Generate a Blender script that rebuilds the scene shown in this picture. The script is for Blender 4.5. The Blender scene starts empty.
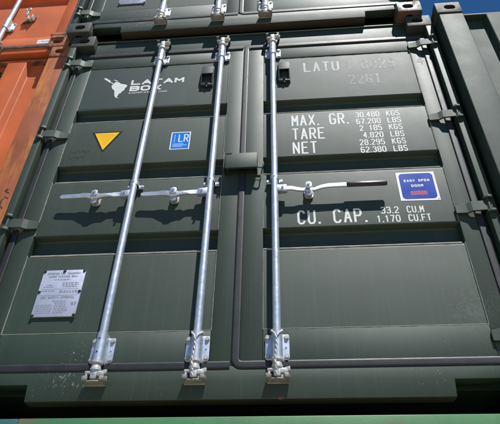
import bpy, bmesh, math, random
from mathutils import Vector, Matrix
random.seed(7)
SC = bpy.context.scene
COL = SC.collection
BASE = 2.595                       # height of the middle tier above the yard
rad = math.radians

# ------------------------------------------------------------------ camera
CAM_POS = Vector((0.2458, -2.0852, -0.7551 + BASE))
YAW, PITCH, ROLL, FPX = -0.0963, 0.6911, 0.0232, 543.47
fwd = Vector((math.sin(YAW)*math.cos(PITCH), math.cos(YAW)*math.cos(PITCH), math.sin(PITCH)))
rgt = Vector((math.cos(YAW), -math.sin(YAW), 0)); upv = rgt.cross(fwd)
r2 = rgt*math.cos(ROLL) + upv*math.sin(ROLL); u2 = upv*math.cos(ROLL) - rgt*math.sin(ROLL)
cam_data = bpy.data.cameras.new('camera'); cam = bpy.data.objects.new('camera', cam_data); COL.objects.link(cam)
M = Matrix.Identity(4)
for i in range(3):
    M[i][0] = r2[i]; M[i][1] = u2[i]; M[i][2] = -fwd[i]; M[i][3] = CAM_POS[i]
cam.matrix_world = M
cam_data.sensor_width = 36; cam_data.lens = 36*FPX/500; cam_data.clip_start = 0.05; cam_data.clip_end = 2000
SC.camera = cam

# ------------------------------------------------------------------ sky, sun, exposure
SUN = Vector((0.58, -1.0, 2.60)).normalized()
w = bpy.data.worlds.new('World'); SC.world = w; w.use_nodes = True
nt = w.node_tree; nt.nodes.clear()
sky = nt.nodes.new('ShaderNodeTexSky'); sky.sky_type = 'NISHITA'; sky.sun_disc = False
sky.sun_elevation = math.asin(SUN.z); sky.sun_rotation = math.atan2(SUN.x, SUN.y)
sky.air_density = 1.0; sky.dust_density = 0.0; sky.ozone_density = 5.0; sky.altitude = 400
bg = nt.nodes.new('ShaderNodeBackground'); bg.inputs[1].default_value = 0.066
wo = nt.nodes.new('ShaderNodeOutputWorld')
hs = nt.nodes.new('ShaderNodeHueSaturation'); hs.inputs['Saturation'].default_value = 1.22
nt.links.new(sky.outputs[0], hs.inputs['Color']); nt.links.new(hs.outputs[0], bg.inputs[0]); nt.links.new(bg.outputs[0], wo.inputs[0])
sl = bpy.data.lights.new('sun', 'SUN'); sl.energy = 5.0; sl.angle = rad(0.53); sl.color = (1.0, 0.985, 0.96)
so = bpy.data.objects.new('sun', sl); COL.objects.link(so)
so.rotation_euler = (-SUN).to_track_quat('-Z', 'Y').to_euler(); so.location = (3, -6, 12)
vs = SC.view_settings; vs.view_transform = 'Standard'; vs.look = 'None'; vs.gamma = 1; vs.use_curve_mapping = False
vs.exposure = 0.40

# ------------------------------------------------------------------ materials
MAT = {}
def _n(t, kind, **kw):
    n = t.nodes.new(kind)
    for k, v in kw.items(): setattr(n, k, v)
    return n
def ramp(t, fac, p0, p1, c0=(0, 0, 0, 1), c1=(1, 1, 1, 1)):
    n = _n(t, 'ShaderNodeValToRGB'); e = n.color_ramp.elements
    e[0].position = p0; e[1].position = p1; e[0].color = c0; e[1].color = c1
    t.links.new(fac, n.inputs[0]); return n.outputs[0]
def noise(t, co, scale, detail=4, rough=0.55, vec=None):
    if vec is not None:
        m = _n(t, 'ShaderNodeMapping'); m.inputs['Scale'].default_value = vec; t.links.new(co, m.inputs[0]); co = m.outputs[0]
    n = _n(t, 'ShaderNodeTexNoise'); n.inputs['Scale'].default_value = scale
    n.inputs['Detail'].default_value = detail; n.inputs['Roughness'].default_value = rough
    t.links.new(co, n.inputs['Vector']); return n.outputs['Fac']
def mul(t, a, b):
    n = _n(t, 'ShaderNodeMath', operation='MULTIPLY')
    for i, v in enumerate((a, b)):
        if isinstance(v, (int, float)): n.inputs[i].default_value = v
        else: t.links.new(v, n.inputs[i])
    return n.outputs[0]
def mixc(t, fac, a, b):
    n = _n(t, 'ShaderNodeMix', data_type='RGBA')
    if isinstance(fac, (int, float)): n.inputs[0].default_value = fac
    else: t.links.new(fac, n.inputs[0])
    for i, v in ((6, a), (7, b)):
        if isinstance(v, tuple): n.inputs[i].default_value = v
        else: t.links.new(v, n.inputs[i])
    return n.outputs[2]
def c4(c): return (c[0], c[1], c[2], 1)
def material(name, base, rough=0.45, metal=0.0, var=0.12, streak=0.0, streak_col=None, speck=None, rust=None, rust_col=(0.16, 0.065, 0.03),
             bump=0.0, dent=0.0, spec=0.5, rvar=0.08, scale=3.0, extra=None, dust=0.0, dust_col=(0.30, 0.27, 0.22)):
    m = bpy.data.materials.new(name); m.use_nodes = True; t = m.node_tree
    p = t.nodes['Principled BSDF']; tc = _n(t, 'ShaderNodeTexCoord'); co = tc.outputs['Object']
    a = tuple(max(0, v*(1-var)) for v in base); b = tuple(min(1, v*(1+var)) for v in base)
    col = mixc(t, ramp(t, noise(t, co, scale, 5), 0.32, 0.68), c4(a), c4(b))
    rgh = ramp(t, noise(t, co, scale*2.3, 6, 0.65), 0.25, 0.75, (rough-rvar,)*3 + (1,), (rough+rvar,)*3 + (1,))
    if streak:                       # rain and handling streaks running down the paint
        s = ramp(t, noise(t, co, 1.0, 4, 0.6, (55, 55, 1.3)), 0.50, 0.85)
        col = mixc(t, mul(t, s, streak), col, c4(streak_col or tuple(min(1, v*2.2+0.02) for v in base)))
    if dust:
        s = mul(t, ramp(t, noise(t, co, 7, 8, 0.7), 0.48, 0.75), ramp(t, noise(t, co, 1.1, 3), 0.42, 0.66))
        col = mixc(t, mul(t, s, dust), col, c4(dust_col))
    if speck:                        # chips and splashes: small dots gathered in patches
        v = _n(t, 'ShaderNodeTexVoronoi'); v.inputs['Scale'].default_value = speck[0]; t.links.new(co, v.inputs['Vector'])
        d = ramp(t, v.outputs['Distance'], 0.10, 0.20, (1, 1, 1, 1), (0, 0, 0, 1))
        d = mul(t, d, ramp(t, noise(t, co, speck[1], 2), speck[2], speck[2]+0.06))
        d = mul(t, d, ramp(t, noise(t, co, speck[0]*0.4, 1), 0.5, 0.56))
        col = mixc(t, d, col, c4(speck[3]))
    if extra: col, rgh = extra(t, co, col, rgh)
    if rust:
        k = ramp(t, noise(t, co, rust[0], 9, 0.68), rust[1], rust[1]+rust[2])
        rc = mixc(t, noise(t, co, 45, 4), c4(tuple(v*0.5 for v in rust_col)), c4(tuple(v*1.5 for v in rust_col)))
        col = mixc(t, k, col, rc); rgh = mixc(t, k, rgh, (0.85,)*3 + (1,))
        if metal:
            inv = _n(t, 'ShaderNodeMath', operation='SUBTRACT'); inv.inputs[0].default_value = metal
            t.links.new(mul(t, k, metal), inv.inputs[1]); t.links.new(inv.outputs[0], p.inputs['Metallic'])
    elif metal: p.inputs['Metallic'].default_value = metal
    if bump or dent:
        bn = _n(t, 'ShaderNodeBump'); bn.inputs['Strength'].default_value = 1.0; bn.inputs['Distance'].default_value = 1.0
        h1 = mul(t, noise(t, co, 2.2, 1), dent); h2 = mul(t, noise(t, co, 140, 4), bump)
        ad = _n(t, 'ShaderNodeMath', operation='ADD'); t.links.new(h1, ad.inputs[0]); t.links.new(h2, ad.inputs[1])
        t.links.new(ad.outputs[0], bn.inputs['Height']); t.links.new(bn.outputs[0], p.inputs['Normal'])
    t.links.new(col, p.inputs['Base Color']); t.links.new(rgh, p.inputs['Roughness'])
    p.inputs['Specular IOR Level'].default_value = spec
    MAT[name] = m; return m

def blob(t, co, cx, cz, r):
    vm = _n(t, 'ShaderNodeVectorMath', operation='MULTIPLY'); vm.inputs[1].default_value = (1, 0, 1); t.links.new(co, vm.inputs[0])
    vd = _n(t, 'ShaderNodeVectorMath', operation='DISTANCE'); vd.inputs[1].default_value = (cx, 0, cz); t.links.new(vm.outputs[0], vd.inputs[0])
    return ramp(t, mul(t, vd.outputs['Value'], 1.0/r), 0.15, 1.0, (1, 1, 1, 1), (0, 0, 0, 1))
def wear(t, co, col, rgh):
    # pale splashes low on the left door and a dusty scuff low on the right one
    n1 = noise(t, co, 105, 3, 0.6, (1, 1, 0.62)); th = _n(t, 'ShaderNodeMath', operation='MULTIPLY_ADD'); t.links.new(blob(t, co, -0.66, 0.16, 0.42), th.inputs[0]); th.inputs[1].default_value = 0.27; t.links.new(n1, th.inputs[2])
    col = mixc(t, mul(t, ramp(t, th.outputs[0], 0.85, 0.95), 0.5), col, (0.38, 0.38, 0.35, 1))
    n2 = noise(t, co, 60, 6, 0.75); th = _n(t, 'ShaderNodeMath', operation='MULTIPLY_ADD'); t.links.new(blob(t, co, 1.03, 0.40, 0.26), th.inputs[0]); th.inputs[1].default_value = 0.22; t.links.new(n2, th.inputs[2])
    col = mixc(t, mul(t, ramp(t, th.outputs[0], 0.66, 0.92), 0.25), col, (0.22, 0.21, 0.19, 1))
    return col, rgh
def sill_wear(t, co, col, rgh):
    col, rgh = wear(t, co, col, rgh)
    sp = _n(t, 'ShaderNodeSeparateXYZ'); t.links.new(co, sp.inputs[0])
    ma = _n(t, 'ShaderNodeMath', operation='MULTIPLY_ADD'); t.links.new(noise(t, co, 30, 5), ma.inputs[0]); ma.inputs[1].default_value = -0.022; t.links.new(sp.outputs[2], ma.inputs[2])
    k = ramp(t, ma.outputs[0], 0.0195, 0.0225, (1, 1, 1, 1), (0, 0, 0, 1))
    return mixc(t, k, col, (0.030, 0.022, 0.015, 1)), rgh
GREEN = (0.0126, 0.0308, 0.0172)
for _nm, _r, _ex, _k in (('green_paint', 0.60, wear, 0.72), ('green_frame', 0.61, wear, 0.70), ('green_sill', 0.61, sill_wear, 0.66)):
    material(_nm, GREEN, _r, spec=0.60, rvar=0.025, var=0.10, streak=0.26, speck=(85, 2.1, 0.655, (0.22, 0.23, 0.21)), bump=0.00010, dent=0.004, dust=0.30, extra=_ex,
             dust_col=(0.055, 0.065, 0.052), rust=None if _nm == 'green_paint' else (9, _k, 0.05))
material('green_casting', (0.028, 0.038, 0.032), 0.66, spec=0.5, var=0.2, bump=0.0006, rust=(11, 0.60, 0.10), rust_col=(0.13, 0.06, 0.032))
material('rusty_casting', (0.055, 0.058, 0.050), 0.55, var=0.2, bump=0.0006, rust=(9, 0.47, 0.12), rust_col=(0.15, 0.065, 0.03))
material('decal_green', (0.012, 0.031, 0.024), 0.60, spec=0.5, rvar=0.03, var=0.06, streak=0.05, bump=0.00005, dent=0.004)
material('sealant', (0.15, 0.165, 0.14), 0.6, var=0.25, scale=14)
material('rubber', (0.013, 0.015, 0.016), 0.50, spec=0.5, var=0.25, bump=0.0003, dust=0.4, dust_col=(0.07, 0.07, 0.065), scale=8)
material('galvanised', (0.56, 0.615, 0.68), 0.42, metal=0.75, var=0.10, bump=0.0002, scale=22, dust=0.5, dust_col=(0.52, 0.50, 0.46))
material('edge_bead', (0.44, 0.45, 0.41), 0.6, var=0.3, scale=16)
material('keeper_cast', (0.25, 0.245, 0.235), 0.6, metal=0.35, var=0.3, bump=0.0008, scale=26, rust=(20, 0.58, 0.10), rust_col=(0.20, 0.14, 0.09))
material('galvanised_cast', (0.50, 0.50, 0.48), 0.5, metal=0.4, var=0.2, bump=0.0008, scale=30, rust=(24, 0.60, 0.10), rust_col=(0.26, 0.17, 0.11))
material('bolt_steel', (0.42, 0.42, 0.41), 0.5, metal=0.6, var=0.3, scale=60)
material('dark_hole', (0.01, 0.01, 0.011), 0.7, var=0.2)
material('glare_white', (0.40, 0.42, 0.41), 0.6, var=0.25, scale=20, spec=0.3)  # white lettering greyed in its colour to stand for sun glare washing it out
material('glare_dim_white', (0.115, 0.135, 0.125), 0.6, var=0.45, scale=26, spec=0.4)  # letter colour pulled close to the door green, stronger sun glare painted in
material('white_vinyl', (0.64, 0.66, 0.645), 0.5, var=0.06, scale=12, dust=0.25, dust_col=(0.45, 0.46, 0.44), spec=0.2)
material('white_label', (0.78, 0.79, 0.80), 0.4, var=0.04, scale=10, spec=0.2)
material('sticker_blue', (0.010, 0.055, 0.36), 0.35, var=0.06, spec=0.2)
material('register_blue', (0.008, 0.17, 0.62), 0.35, var=0.06, spec=0.2)
material('sticker_wine', (0.23, 0.025, 0.12), 0.4, var=0.1, spec=0.2)
material('sticker_red', (0.58, 0.08, 0.12), 0.4, var=0.1)
material('sticker_yellow', (0.88, 0.50, 0.012), 0.4, var=0.05, spec=0.2)
material('sticker_black', (0.012, 0.012, 0.013), 0.4, var=0.1)
material('faint_ink', (0.62, 0.34, 0.03), 0.5, var=0.1)
material('pale_ink', (0.35, 0.55, 0.85), 0.5, var=0.1)
material('plate_aluminium', (0.50, 0.54, 0.66), 0.42, metal=0.35, var=0.08, scale=18, dust=0.4, dust_col=(0.5, 0.5, 0.5))
material('plate_ink', (0.20, 0.215, 0.26), 0.6, var=0.2)
material('marker_ink', (0.016, 0.02, 0.019), 0.6, var=0.2)
material('black_grip', (0.013, 0.013, 0.014), 0.35, var=0.2, bump=0.0002)
material('vent_plastic', (0.016, 0.024, 0.027), 0.6, spec=0.3, var=0.12, bump=0.0002)
material('twisted_wire', (0.66, 0.63, 0.58), 0.55, metal=0.3, var=0.2, scale=60, bump=0.002)
def rust_streaks(t, co, col, rgh):
    s = ramp(t, noise(t, co, 1.0, 7, 0.7, (22, 22, 2.2)), 0.46, 0.64)
    s = mul(t, s, ramp(t, noise(t, co, 2.6, 5, 0.65), 0.38, 0.55))
    col = mixc(t, mul(t, s, 0.9), col, (0.56, 0.215, 0.036, 1))
    k = ramp(t, noise(t, co, 13, 7, 0.7), 0.63, 0.70)
    return mixc(t, mul(t, k, 0.8), col, (0.06, 0.03, 0.022, 1)), rgh
material('orange_paint', (0.50, 0.112, 0.031), 0.58, spec=0.3, var=0.16, streak=0.16, streak_col=(0.42, 0.12, 0.05), speck=(42, 2.0, 0.50, (0.10, 0.045, 0.03)), bump=0.0002, dent=0.004, dust=0.7, dust_col=(0.22, 0.075, 0.035))
material('orange_post', (0.29, 0.088, 0.038), 0.6, spec=0.3, var=0.2, bump=0.0003, extra=rust_streaks, dust=0.5, dust_col=(0.34, 0.13, 0.07))
material('orange_casting', (0.34, 0.12, 0.05), 0.65, var=0.35, bump=0.002, rust=(16, 0.44, 0.16), rust_col=(0.11, 0.055, 0.035), scale=14)
material('black_stencil', (0.015, 0.012, 0.012), 0.6, var=0.2)
material('old_rubber', (0.055, 0.045, 0.040), 0.6, var=0.4, scale=20, bump=0.001, rust=(10, 0.55, 0.1))
material('grey_green_paint', (0.016, 0.035, 0.023), 0.66, spec=0.42, rvar=0.035, var=0.10, streak=0.12, bump=0.00015, dent=0.003, dust=0.5, dust_col=(0.16, 0.17, 0.165))
def green_chips(t, co, col, rgh):
    k = mul(t, ramp(t, noise(t, co, 16, 6, 0.7, (0.35, 1, 1)), 0.56, 0.62), ramp(t, noise(t, co, 2.4, 2), 0.50, 0.60))
    return mixc(t, k, col, (0.17, 0.085, 0.05, 1)), rgh
material('bright_green_paint', (0.052, 0.170, 0.066), 0.5, var=0.12, streak=0.06, bump=0.0003, extra=green_chips, dust=0.4, dust_col=(0.18, 0.26, 0.16))
material('teal_end', (0.022, 0.095, 0.100), 0.5, var=0.2, bump=0.0003, rust=(14, 0.62, 0.08))  # teal tone for the left stretch of the bright green header
material('yard_concrete', (0.30, 0.245, 0.185), 0.9, var=0.25, bump=0.002, scale=0.6, rvar=0.02)

# ------------------------------------------------------------------ mesh helpers
class MB:
    def __init__(s): s.bm = bmesh.new()
    def box(s, x0, x1, y0, y1, z0, z1, bev=0.0, seg=2):
        vs_ = [s.bm.verts.new(v) for v in ((x0,y0,z0),(x1,y0,z0),(x1,y1,z0),(x0,y1,z0),(x0,y0,z1),(x1,y0,z1),(x1,y1,z1),(x0,y1,z1))]
        fs = [s.bm.faces.new([vs_[i] for i in f]) for f in ((3,2,1,0),(4,5,6,7),(0,1,5,4),(1,2,6,5),(2,3,7,6),(3,0,4,7))]
        if bev:
            es = list({e for f in fs for e in f.edges})
            bmesh.ops.bevel(s.bm, geom=es, offset=bev, segments=seg, profile=0.5, affect='EDGES')
        return s
    def prism(s, poly, axis, a, b, bev=0.0):
        """closed polygon extruded along an axis: axis x -> poly (y,z); y -> (x,z); z -> (x,y)"""
        def mk(p, t): return {'x': (t, p[0], p[1]), 'y': (p[0], t, p[1]), 'z': (p[0], p[1], t)}[axis]
        A = [s.bm.verts.new(mk(p, a)) for p in poly]; B = [s.bm.verts.new(mk(p, b)) for p in poly]
        n = len(poly); fs = [s.bm.faces.new(A), s.bm.faces.new(B[::-1])]
        for i in range(n): fs.append(s.bm.faces.new((A[i], B[i], B[(i+1) % n], A[(i+1) % n])))
        bmesh.ops.recalc_face_normals(s.bm, faces=fs)
        if bev:
            es = list({e for f in fs for e in f.edges})
            bmesh.ops.bevel(s.bm, geom=es, offset=bev, segments=2, profile=0.5, affect='EDGES')
        return s
    def cyl(s, p, q, r, n=16, r1=None):
        p = Vector(p); q = Vector(q); d = (q-p).normalized(); r1 = r if r1 is None else r1
        a = d.orthogonal().normalized(); b = d.cross(a)
        A = [s.bm.verts.new(p + (a*math.cos(2*math.pi*i/n) + b*math.sin(2*math.pi*i/n))*r) for i in range(n)]
        B = [s.bm.verts.new(q + (a*math.cos(2*math.pi*i/n) + b*math.sin(2*math.pi*i/n))*r1) for i in range(n)]
        fs = [s.bm.faces.new(A[::-1]), s.bm.faces.new(B)]
        for i in range(n): fs.append(s.bm.faces.new((A[i], A[(i+1) % n], B[(i+1) % n], B[i])))
        return s
    def tube(s, pts, r, n=8, closed=False, prof=None):
        """sweep; prof = list of (side, out) with out towards -Y for flat paths in the XZ plane"""
        pts = [Vector(p) for p in pts]; N = len(pts); rings = []
        for i, p in enumerate(pts):
            a = pts[(i-1) % N] if (closed or i > 0) else p; b = pts[(i+1) % N] if (closed or i < N-1) else p
            t = (b-a).normalized()
            if prof:
                out = Vector((0, -1, 0)); sd = t.cross(out).normalized()
                k = 1.0
                if closed or 0 < i < N-1:
                    c = (p-a).normalized().dot((b-p).normalized()); k = 1/max(0.5, math.sqrt(max(0.01, (1+c)/2)))
                rings.append([s.bm.verts.new(p + sd*u*k + out*v) for u, v in prof])
            else:
                o = Vector((0.13, -1, 0.17)); o = (o - t*o.dot(t)).normalized(); sd = t.cross(o)
                rings.append([s.bm.verts.new(p + (o*math.cos(2*math.pi*j/n) + sd*math.sin(2*math.pi*j/n))*r) for j in range(n)])
        m = len(rings[0]); fs = []
        for i in range(N if closed else N-1):
            A = rings[i]; B = rings[(i+1) % N]
            for j in range(m): fs.append(s.bm.faces.new((A[j], A[(j+1) % m], B[(j+1) % m], B[j])))
        if not closed: fs += [s.bm.faces.new(rings[0][::-1]), s.bm.faces.new(rings[-1])]
        bmesh.ops.recalc_face_normals(s.bm, faces=fs)
        return s
    def stations(s, st, ch=0.25):
        """bar swept along X: (x, y, z, height, thickness)"""
        rings = []
        for x, y, z, h, t in st:
            c = min(h, t)*ch; H = h/2; T = t/2
            rings.append([s.bm.verts.new((x, y+a, z+b)) for a, b in ((-T, -H+c), (-T, H-c), (-T+c, H), (T-c, H), (T, H-c), (T, -H+c), (T-c, -H), (-T+c, -H))])
        fs = []
        for A, B in zip(rings, rings[1:]):
            for j in range(8): fs.append(s.bm.faces.new((A[j], A[(j+1) % 8], B[(j+1) % 8], B[j])))
        fs += [s.bm.faces.new(rings[0][::-1]), s.bm.faces.new(rings[-1])]
        bmesh.ops.recalc_face_normals(s.bm, faces=fs)
        return s
    def flat(s, poly, y):
        """single sheet in the XZ plane facing the camera (-Y)"""
        f = s.bm.faces.new([s.bm.verts.new((p[0], y, p[1])) for p in poly]); f.normal_update()
        if f.normal.y > 0: f.normal_flip()
        return s
    def build(s, name, mat, parent=None, smooth=32):
        me = bpy.data.meshes.new(name)
        big = [f for f in s.bm.faces if len(f.verts) > 4]
        if big: bmesh.ops.triangulate(s.bm, faces=big)
        s.bm.to_mesh(me); s.bm.free()
        me.materials.append(MAT[mat])
        if smooth: me.polygons.foreach_set('use_smooth', [True]*len(me.polygons)); me.set_sharp_from_angle(angle=rad(smooth))
        return link(name, me, parent)
def link(name, me, parent=None, loc=(0, 0, 0)):
    o = bpy.data.objects.new(name, me); COL.objects.link(o); o.location = loc
    if parent is not None: o.parent = parent
    return o
def thing(name, label, cat, loc, group=None):
    o = bpy.data.objects.new(name, None); COL.objects.link(o); o.location = loc; o.empty_display_size = 0.2
    o['label'] = label; o['category'] = cat
    if group: o['group'] = group
    return o
def part(name, parent, label=None):
    o = bpy.data.objects.new(name, None); COL.objects.link(o); o.parent = parent; o.empty_display_size = 0.1
    if label: o['label'] = label
    return o
def rrect(x0, x1, z0, z1, r, n=5):
    P = []
    for cx, cz, a0 in ((x1-r, z1-r, 0), (x0+r, z1-r, 90), (x0+r, z0+r, 180), (x1-r, z0+r, 270)):
        for k in range(n+1):
            a = rad(a0 + 90*k/n); P.append((cx + r*math.cos(a), cz + r*math.sin(a)))
    return P

# stroke alphabet on a 4 x 6 cell with chamfered corners, like painted container lettering
OO = [(1,0),(3,0),(4,1),(4,5),(3,6),(1,6),(0,5),(0,1),(1,0)]
GL = {'A': [[(0,0),(2,6),(4,0)], [(0.7,2),(3.3,2)]], 'B': [[(0,0),(0,6),(3,6),(4,5.2),(4,4),(3,3.2),(0,3.2)], [(3,3.2),(4,2.4),(4,0.9),(3,0),(0,0)]],
 'C': [[(4,5),(3,6),(1,6),(0,5),(0,1),(1,0),(3,0),(4,1)]], 'D': [[(0,0),(0,6),(2.8,6),(4,4.8),(4,1.2),(2.8,0),(0,0)]],
 'E': [[(4,6),(0,6),(0,0),(4,0)], [(0,3.1),(3.2,3.1)]], 'F': [[(4,6),(0,6),(0,0)], [(0,3.1),(3.2,3.1)]],
 'G': [[(4,5),(3,6),(1,6),(0,5),(0,1),(1,0),(3,0),(4,1),(4,2.8),(2.3,2.8)]], 'I': [[(2,0),(2,6)]], 'K': [[(0,0),(0,6)], [(4,6),(0.2,2.4)], [(1.3,3.4),(4,0)]],
 'L': [[(0,6),(0,0),(4,0)]], 'M': [[(0,0),(0,6),(2,2.4),(4,6),(4,0)]], 'N': [[(0,0),(0,6),(4,0),(4,6)]], 'O': [OO],
 'P': [[(0,0),(0,6),(3,6),(4,5.2),(4,3.8),(3,2.9),(0,2.9)]], 'R': [[(0,0),(0,6),(3,6),(4,5.2),(4,3.8),(3,2.9),(0,2.9)], [(1.9,2.9),(4,0)]],
 'S': [[(4,5.2),(3.1,6),(0.9,6),(0,5.2),(0,4),(0.8,3.3),(3.2,2.7),(4,2),(4,0.8),(3.1,0),(0.9,0),(0,0.8)]], 'T': [[(0,6),(4,6)], [(2,6),(2,0)]],
 'U': [[(0,6),(0,1),(1,0),(3,0),(4,1),(4,6)]], 'X': [[(0,0),(4,6)], [(0,6),(4,0)]], 'Y': [[(0,6),(2,3),(4,6)], [(2,3),(2,0)]], 'V': [[(0,6),(2,0),(4,6)]], 'H': [[(0,0),(0,6)], [(4,0),(4,6)], [(0,3),(4,3)]],
 '0': [OO], '1': [[(1,5),(2.2,6),(2.2,0)]], '2': [[(0,5),(1,6),(3,6),(4,5),(4,3.9),(0,0.4),(0,0),(4,0)]],
 '3': [[(0,5.2),(0.9,6),(3.1,6),(4,5.2),(4,4),(3.1,3.2),(1.6,3.2)], [(3.1,3.2),(4,2.4),(4,0.8),(3.1,0),(0.9,0),(0,0.8)]], '4': [[(3,0),(3,6),(0,1.8)], [(0,1.8),(4,1.8)]],
 '5': [[(4,6),(0.3,6),(0,3.4),(3.1,3.4),(4,2.6),(4,0.9),(3.1,0),(0.9,0),(0,0.8)]], '6': [[(3.8,5.4),(3,6),(1,6),(0,5),(0,1),(1,0),(3,0),(4,1),(4,2.6),(3,3.4),(0,3.2)]],
 '7': [[(0,6),(4,6),(1.4,0)]], '8': [[(1,3.2),(0,4),(0,5.2),(1,6),(3,6),(4,5.2),(4,4),(3,3.2),(1,3.2),(0,2.3),(0,0.9),(1,0),(3,0),(4,0.9),(4,2.3),(3,3.2)]],
 '9': [[(0.2,0.6),(1,0),(3,0),(4,1),(4,5),(3,6),(1,6),(0,5),(0,3.5),(1,2.7),(4,2.9)]]}
NARROW = {'.': 0.36, ',': 0.36, ' ': 1.0, 'I': 0.55}
def text_sheet(mb, txt, x, z, h, wid, gap, sw, y, slant=0.0, heavy=False):
    """lettering as thin flat strokes; x,z = lower left; returns the right end"""
    hw = sw/2; y0 = y
    for ch in txt:
        y = y0
        k = NARROW.get(ch, 1.0); cw = wid*k
        if ch in '.,':
            mb.flat([(x+cw*0.1, z), (x+cw*0.1+sw*1.05, z), (x+cw*0.1+sw*1.05, z+sw*1.15), (x+cw*0.1, z+sw*1.15)], y)
            if ch == ',': mb.flat([(x+cw*0.1+sw*0.4, z-sw*0.8), (x+cw*0.1+sw*1.05, z), (x+cw*0.1+sw*0.3, z)], y)
        elif ch in GL:
            for pl in GL[ch]:
                y -= 0.00013
                ww = wid - sw
                off = (2*ww/4 - cw/2 + hw) if ch == 'I' else 0
                P = [Vector((x + hw + p[0]/4*ww - off + slant*(p[1]/6*h), z + hw + p[1]/6*(h-sw))) for p in pl]
                closed = (P[0]-P[-1]).length < 1e-6
                if closed: P = P[:-1]
                Q = P + [P[0]] if closed else P
                for k, (a, b) in enumerate(zip(Q, Q[1:])):
                    dd = (b-a).normalized()*hw; nn = Vector((-dd.y, dd.x)); e = 0.75 if heavy else 0.55
                    mb.flat([a-dd*e+nn, a-dd*e-nn, b+dd*e-nn, b+dd*e+nn], y - 0.000015*(k % 8))
        x += cw + gap
    return x - gap
def text_width(txt, wid, gap): return sum(wid*NARROW.get(c, 1.0) + gap for c in txt) - gap
def lettering(parent, lines, mat, y=-0.0011, name='lettering', slant=0.0, heavy=False):
    for txt, x, z, h, wid, gap, sw, al in lines:
        if al == 'r': x -= text_width(txt, wid, gap)
        if al == 'c': x -= text_width(txt, wid, gap)/2
        for word in txt.split(' '):
            mb = MB(); text_sheet(mb, word, x, z, h, wid, gap, sw, y, slant, heavy); mb.build(name, mat, parent, smooth=0)
            x += text_width(word + ' ', wid, gap) + gap

# ------------------------------------------------------------------ shared meshes
def casting_mesh(side, top, mat):
    """ISO corner fitting, hollow, with its oval front, side and top/bottom openings; origin at its outer front corner on the end plane"""
    sx = side                                     # outer side: -1 left, +1 right
    def tmp(mb, name):
        o = mb.build(name, mat, None, smooth=0); return o
    X0, X1 = (0, 0.162) if sx < 0 else (-0.162, 0)
    body = MB().box(X0, X1, 0, 0.178, 0, 0.118, bev=0.007, seg=3)
    bo = tmp(body, 'tmp_body')
    cut = []
    cx = (X0+X1)/2; hx = 0.0895 if sx < 0 else -0.0895
    cav = MB().box(X0+0.027, X1-0.027, 0.030, 0.150, 0.026 if not top else 0.026, 0.092)
    cut.append(tmp(cav, 'tmp_cut'))
    zc = 0.059
    cut.append(tmp(MB().prism(rrect(hx-0.036, hx+0.036, zc-0.025, zc+0.025, 0.0235, 6), 'y', -0.02, 0.06), 'tmp_cut'))
    za, zb = (0.06, 0.15) if top else (-0.03, 0.06)
    cut.append(tmp(MB().prism(rrect(cx-0.0315, cx+0.0315, 0.027, 0.151, 0.030, 6), 'z', za, zb), 'tmp_cut'))
    xa, xb = (X0-0.03, X0+0.06) if sx < 0 else (X1-0.06, X1+0.03)
    cut.append(tmp(MB().prism(rrect(0.089-0.039, 0.089+0.039, zc-0.025, zc+0.025, 0.0235, 6), 'x', xa, xb), 'tmp_cut'))
    for c in cut:
        m = bo.modifiers.new('b', 'BOOLEAN'); m.object = c; m.operation = 'DIFFERENCE'; m.solver = 'EXACT'
    dg = bpy.context.evaluated_depsgraph_get()
    me = bpy.data.meshes.new_from_object(bo.evaluated_get(dg)); me.name = 'corner_casting'
    for c in cut + [bo]: bpy.data.objects.remove(c, do_unlink=True)
    me.polygons.foreach_set('use_smooth', [True]*len(me.polygons)); me.set_sharp_from_angle(angle=rad(28))
    return me
_cast = {}
def castings(parent, mat, hw=1.219, yf=-0.045, depth=6.058, H=2.591, mats=None, front_only=False):
    for top in (False, True):
        for side in (-1, 1):
            mt = (mats or {}).get((side, top), mat); key = (side, top, mt)
            if key not in _cast: _cast[key] = casting_mesh(side, top, mt)
            link('corner_casting', _cast[key], parent, (side*hw, yf, H-0.118 if top else 0.0))
            if not front_only:
                k2 = (-side, top, mt)
                if k2 not in _cast: _cast[k2] = casting_mesh(-side, top, mt)
                o = link('corner_casting', _cast[k2], parent, (side*hw, yf+depth, H-0.118 if top else 0.0)); o.rotation_euler.z = math.pi
def shell(parent, mat, hw=1.219, yf=-0.045, depth=6.058, H=2.591, y_start=0.10):
    for s in (-1, 1):
        mb = MB()                                # corrugated long side
        P = []; y = y_start; k = 0
        xo, xi = s*(hw-0.008), s*(hw-0.044)
        while y < depth-0.30:
            P += [(xo, y), (xo, y+0.07), (xi, y+0.138), (xi, y+0.208)]; y += 0.276
        P += [(xo, y), (xo, depth-0.24)]
        inner = [(s*(hw-0.055), depth-0.24), (s*(hw-0.055), y_start)]
        mb.prism(P + inner, 'z', 0.13, H-0.075)
        mb.build('side_wall', mat, parent, smooth=0)
        MB().box(min(s*hw, s*(hw-0.06)) if s > 0 else s*hw+0.002, s*hw-0.002 if s > 0 else s*hw+0.062, 0.135, depth-0.225, H-0.075, H-0.012).build('top_side_rail', mat, parent)
        MB().box(s*(hw-0.05) if s > 0 else s*hw+0.002, s*hw-0.002 if s > 0 else -(hw-0.05), 0.135, depth-0.225, 0.015, 0.13).build('bottom_side_rail', mat, parent)
    MB().box(-hw+0.065, hw-0.065, 0.12, depth-0.24, H-0.045, H-0.02).build('roof', mat, parent)
    MB().box(-hw+0.055, hw-0.055, 0.12, depth-0.24, 0.10, 0.15).build('floor', mat, parent)
    MB().box(-hw+0.163, hw-0.163, depth-0.2, depth-0.12, 0.02, H-0.03).build('end_wall', mat, parent)

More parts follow.
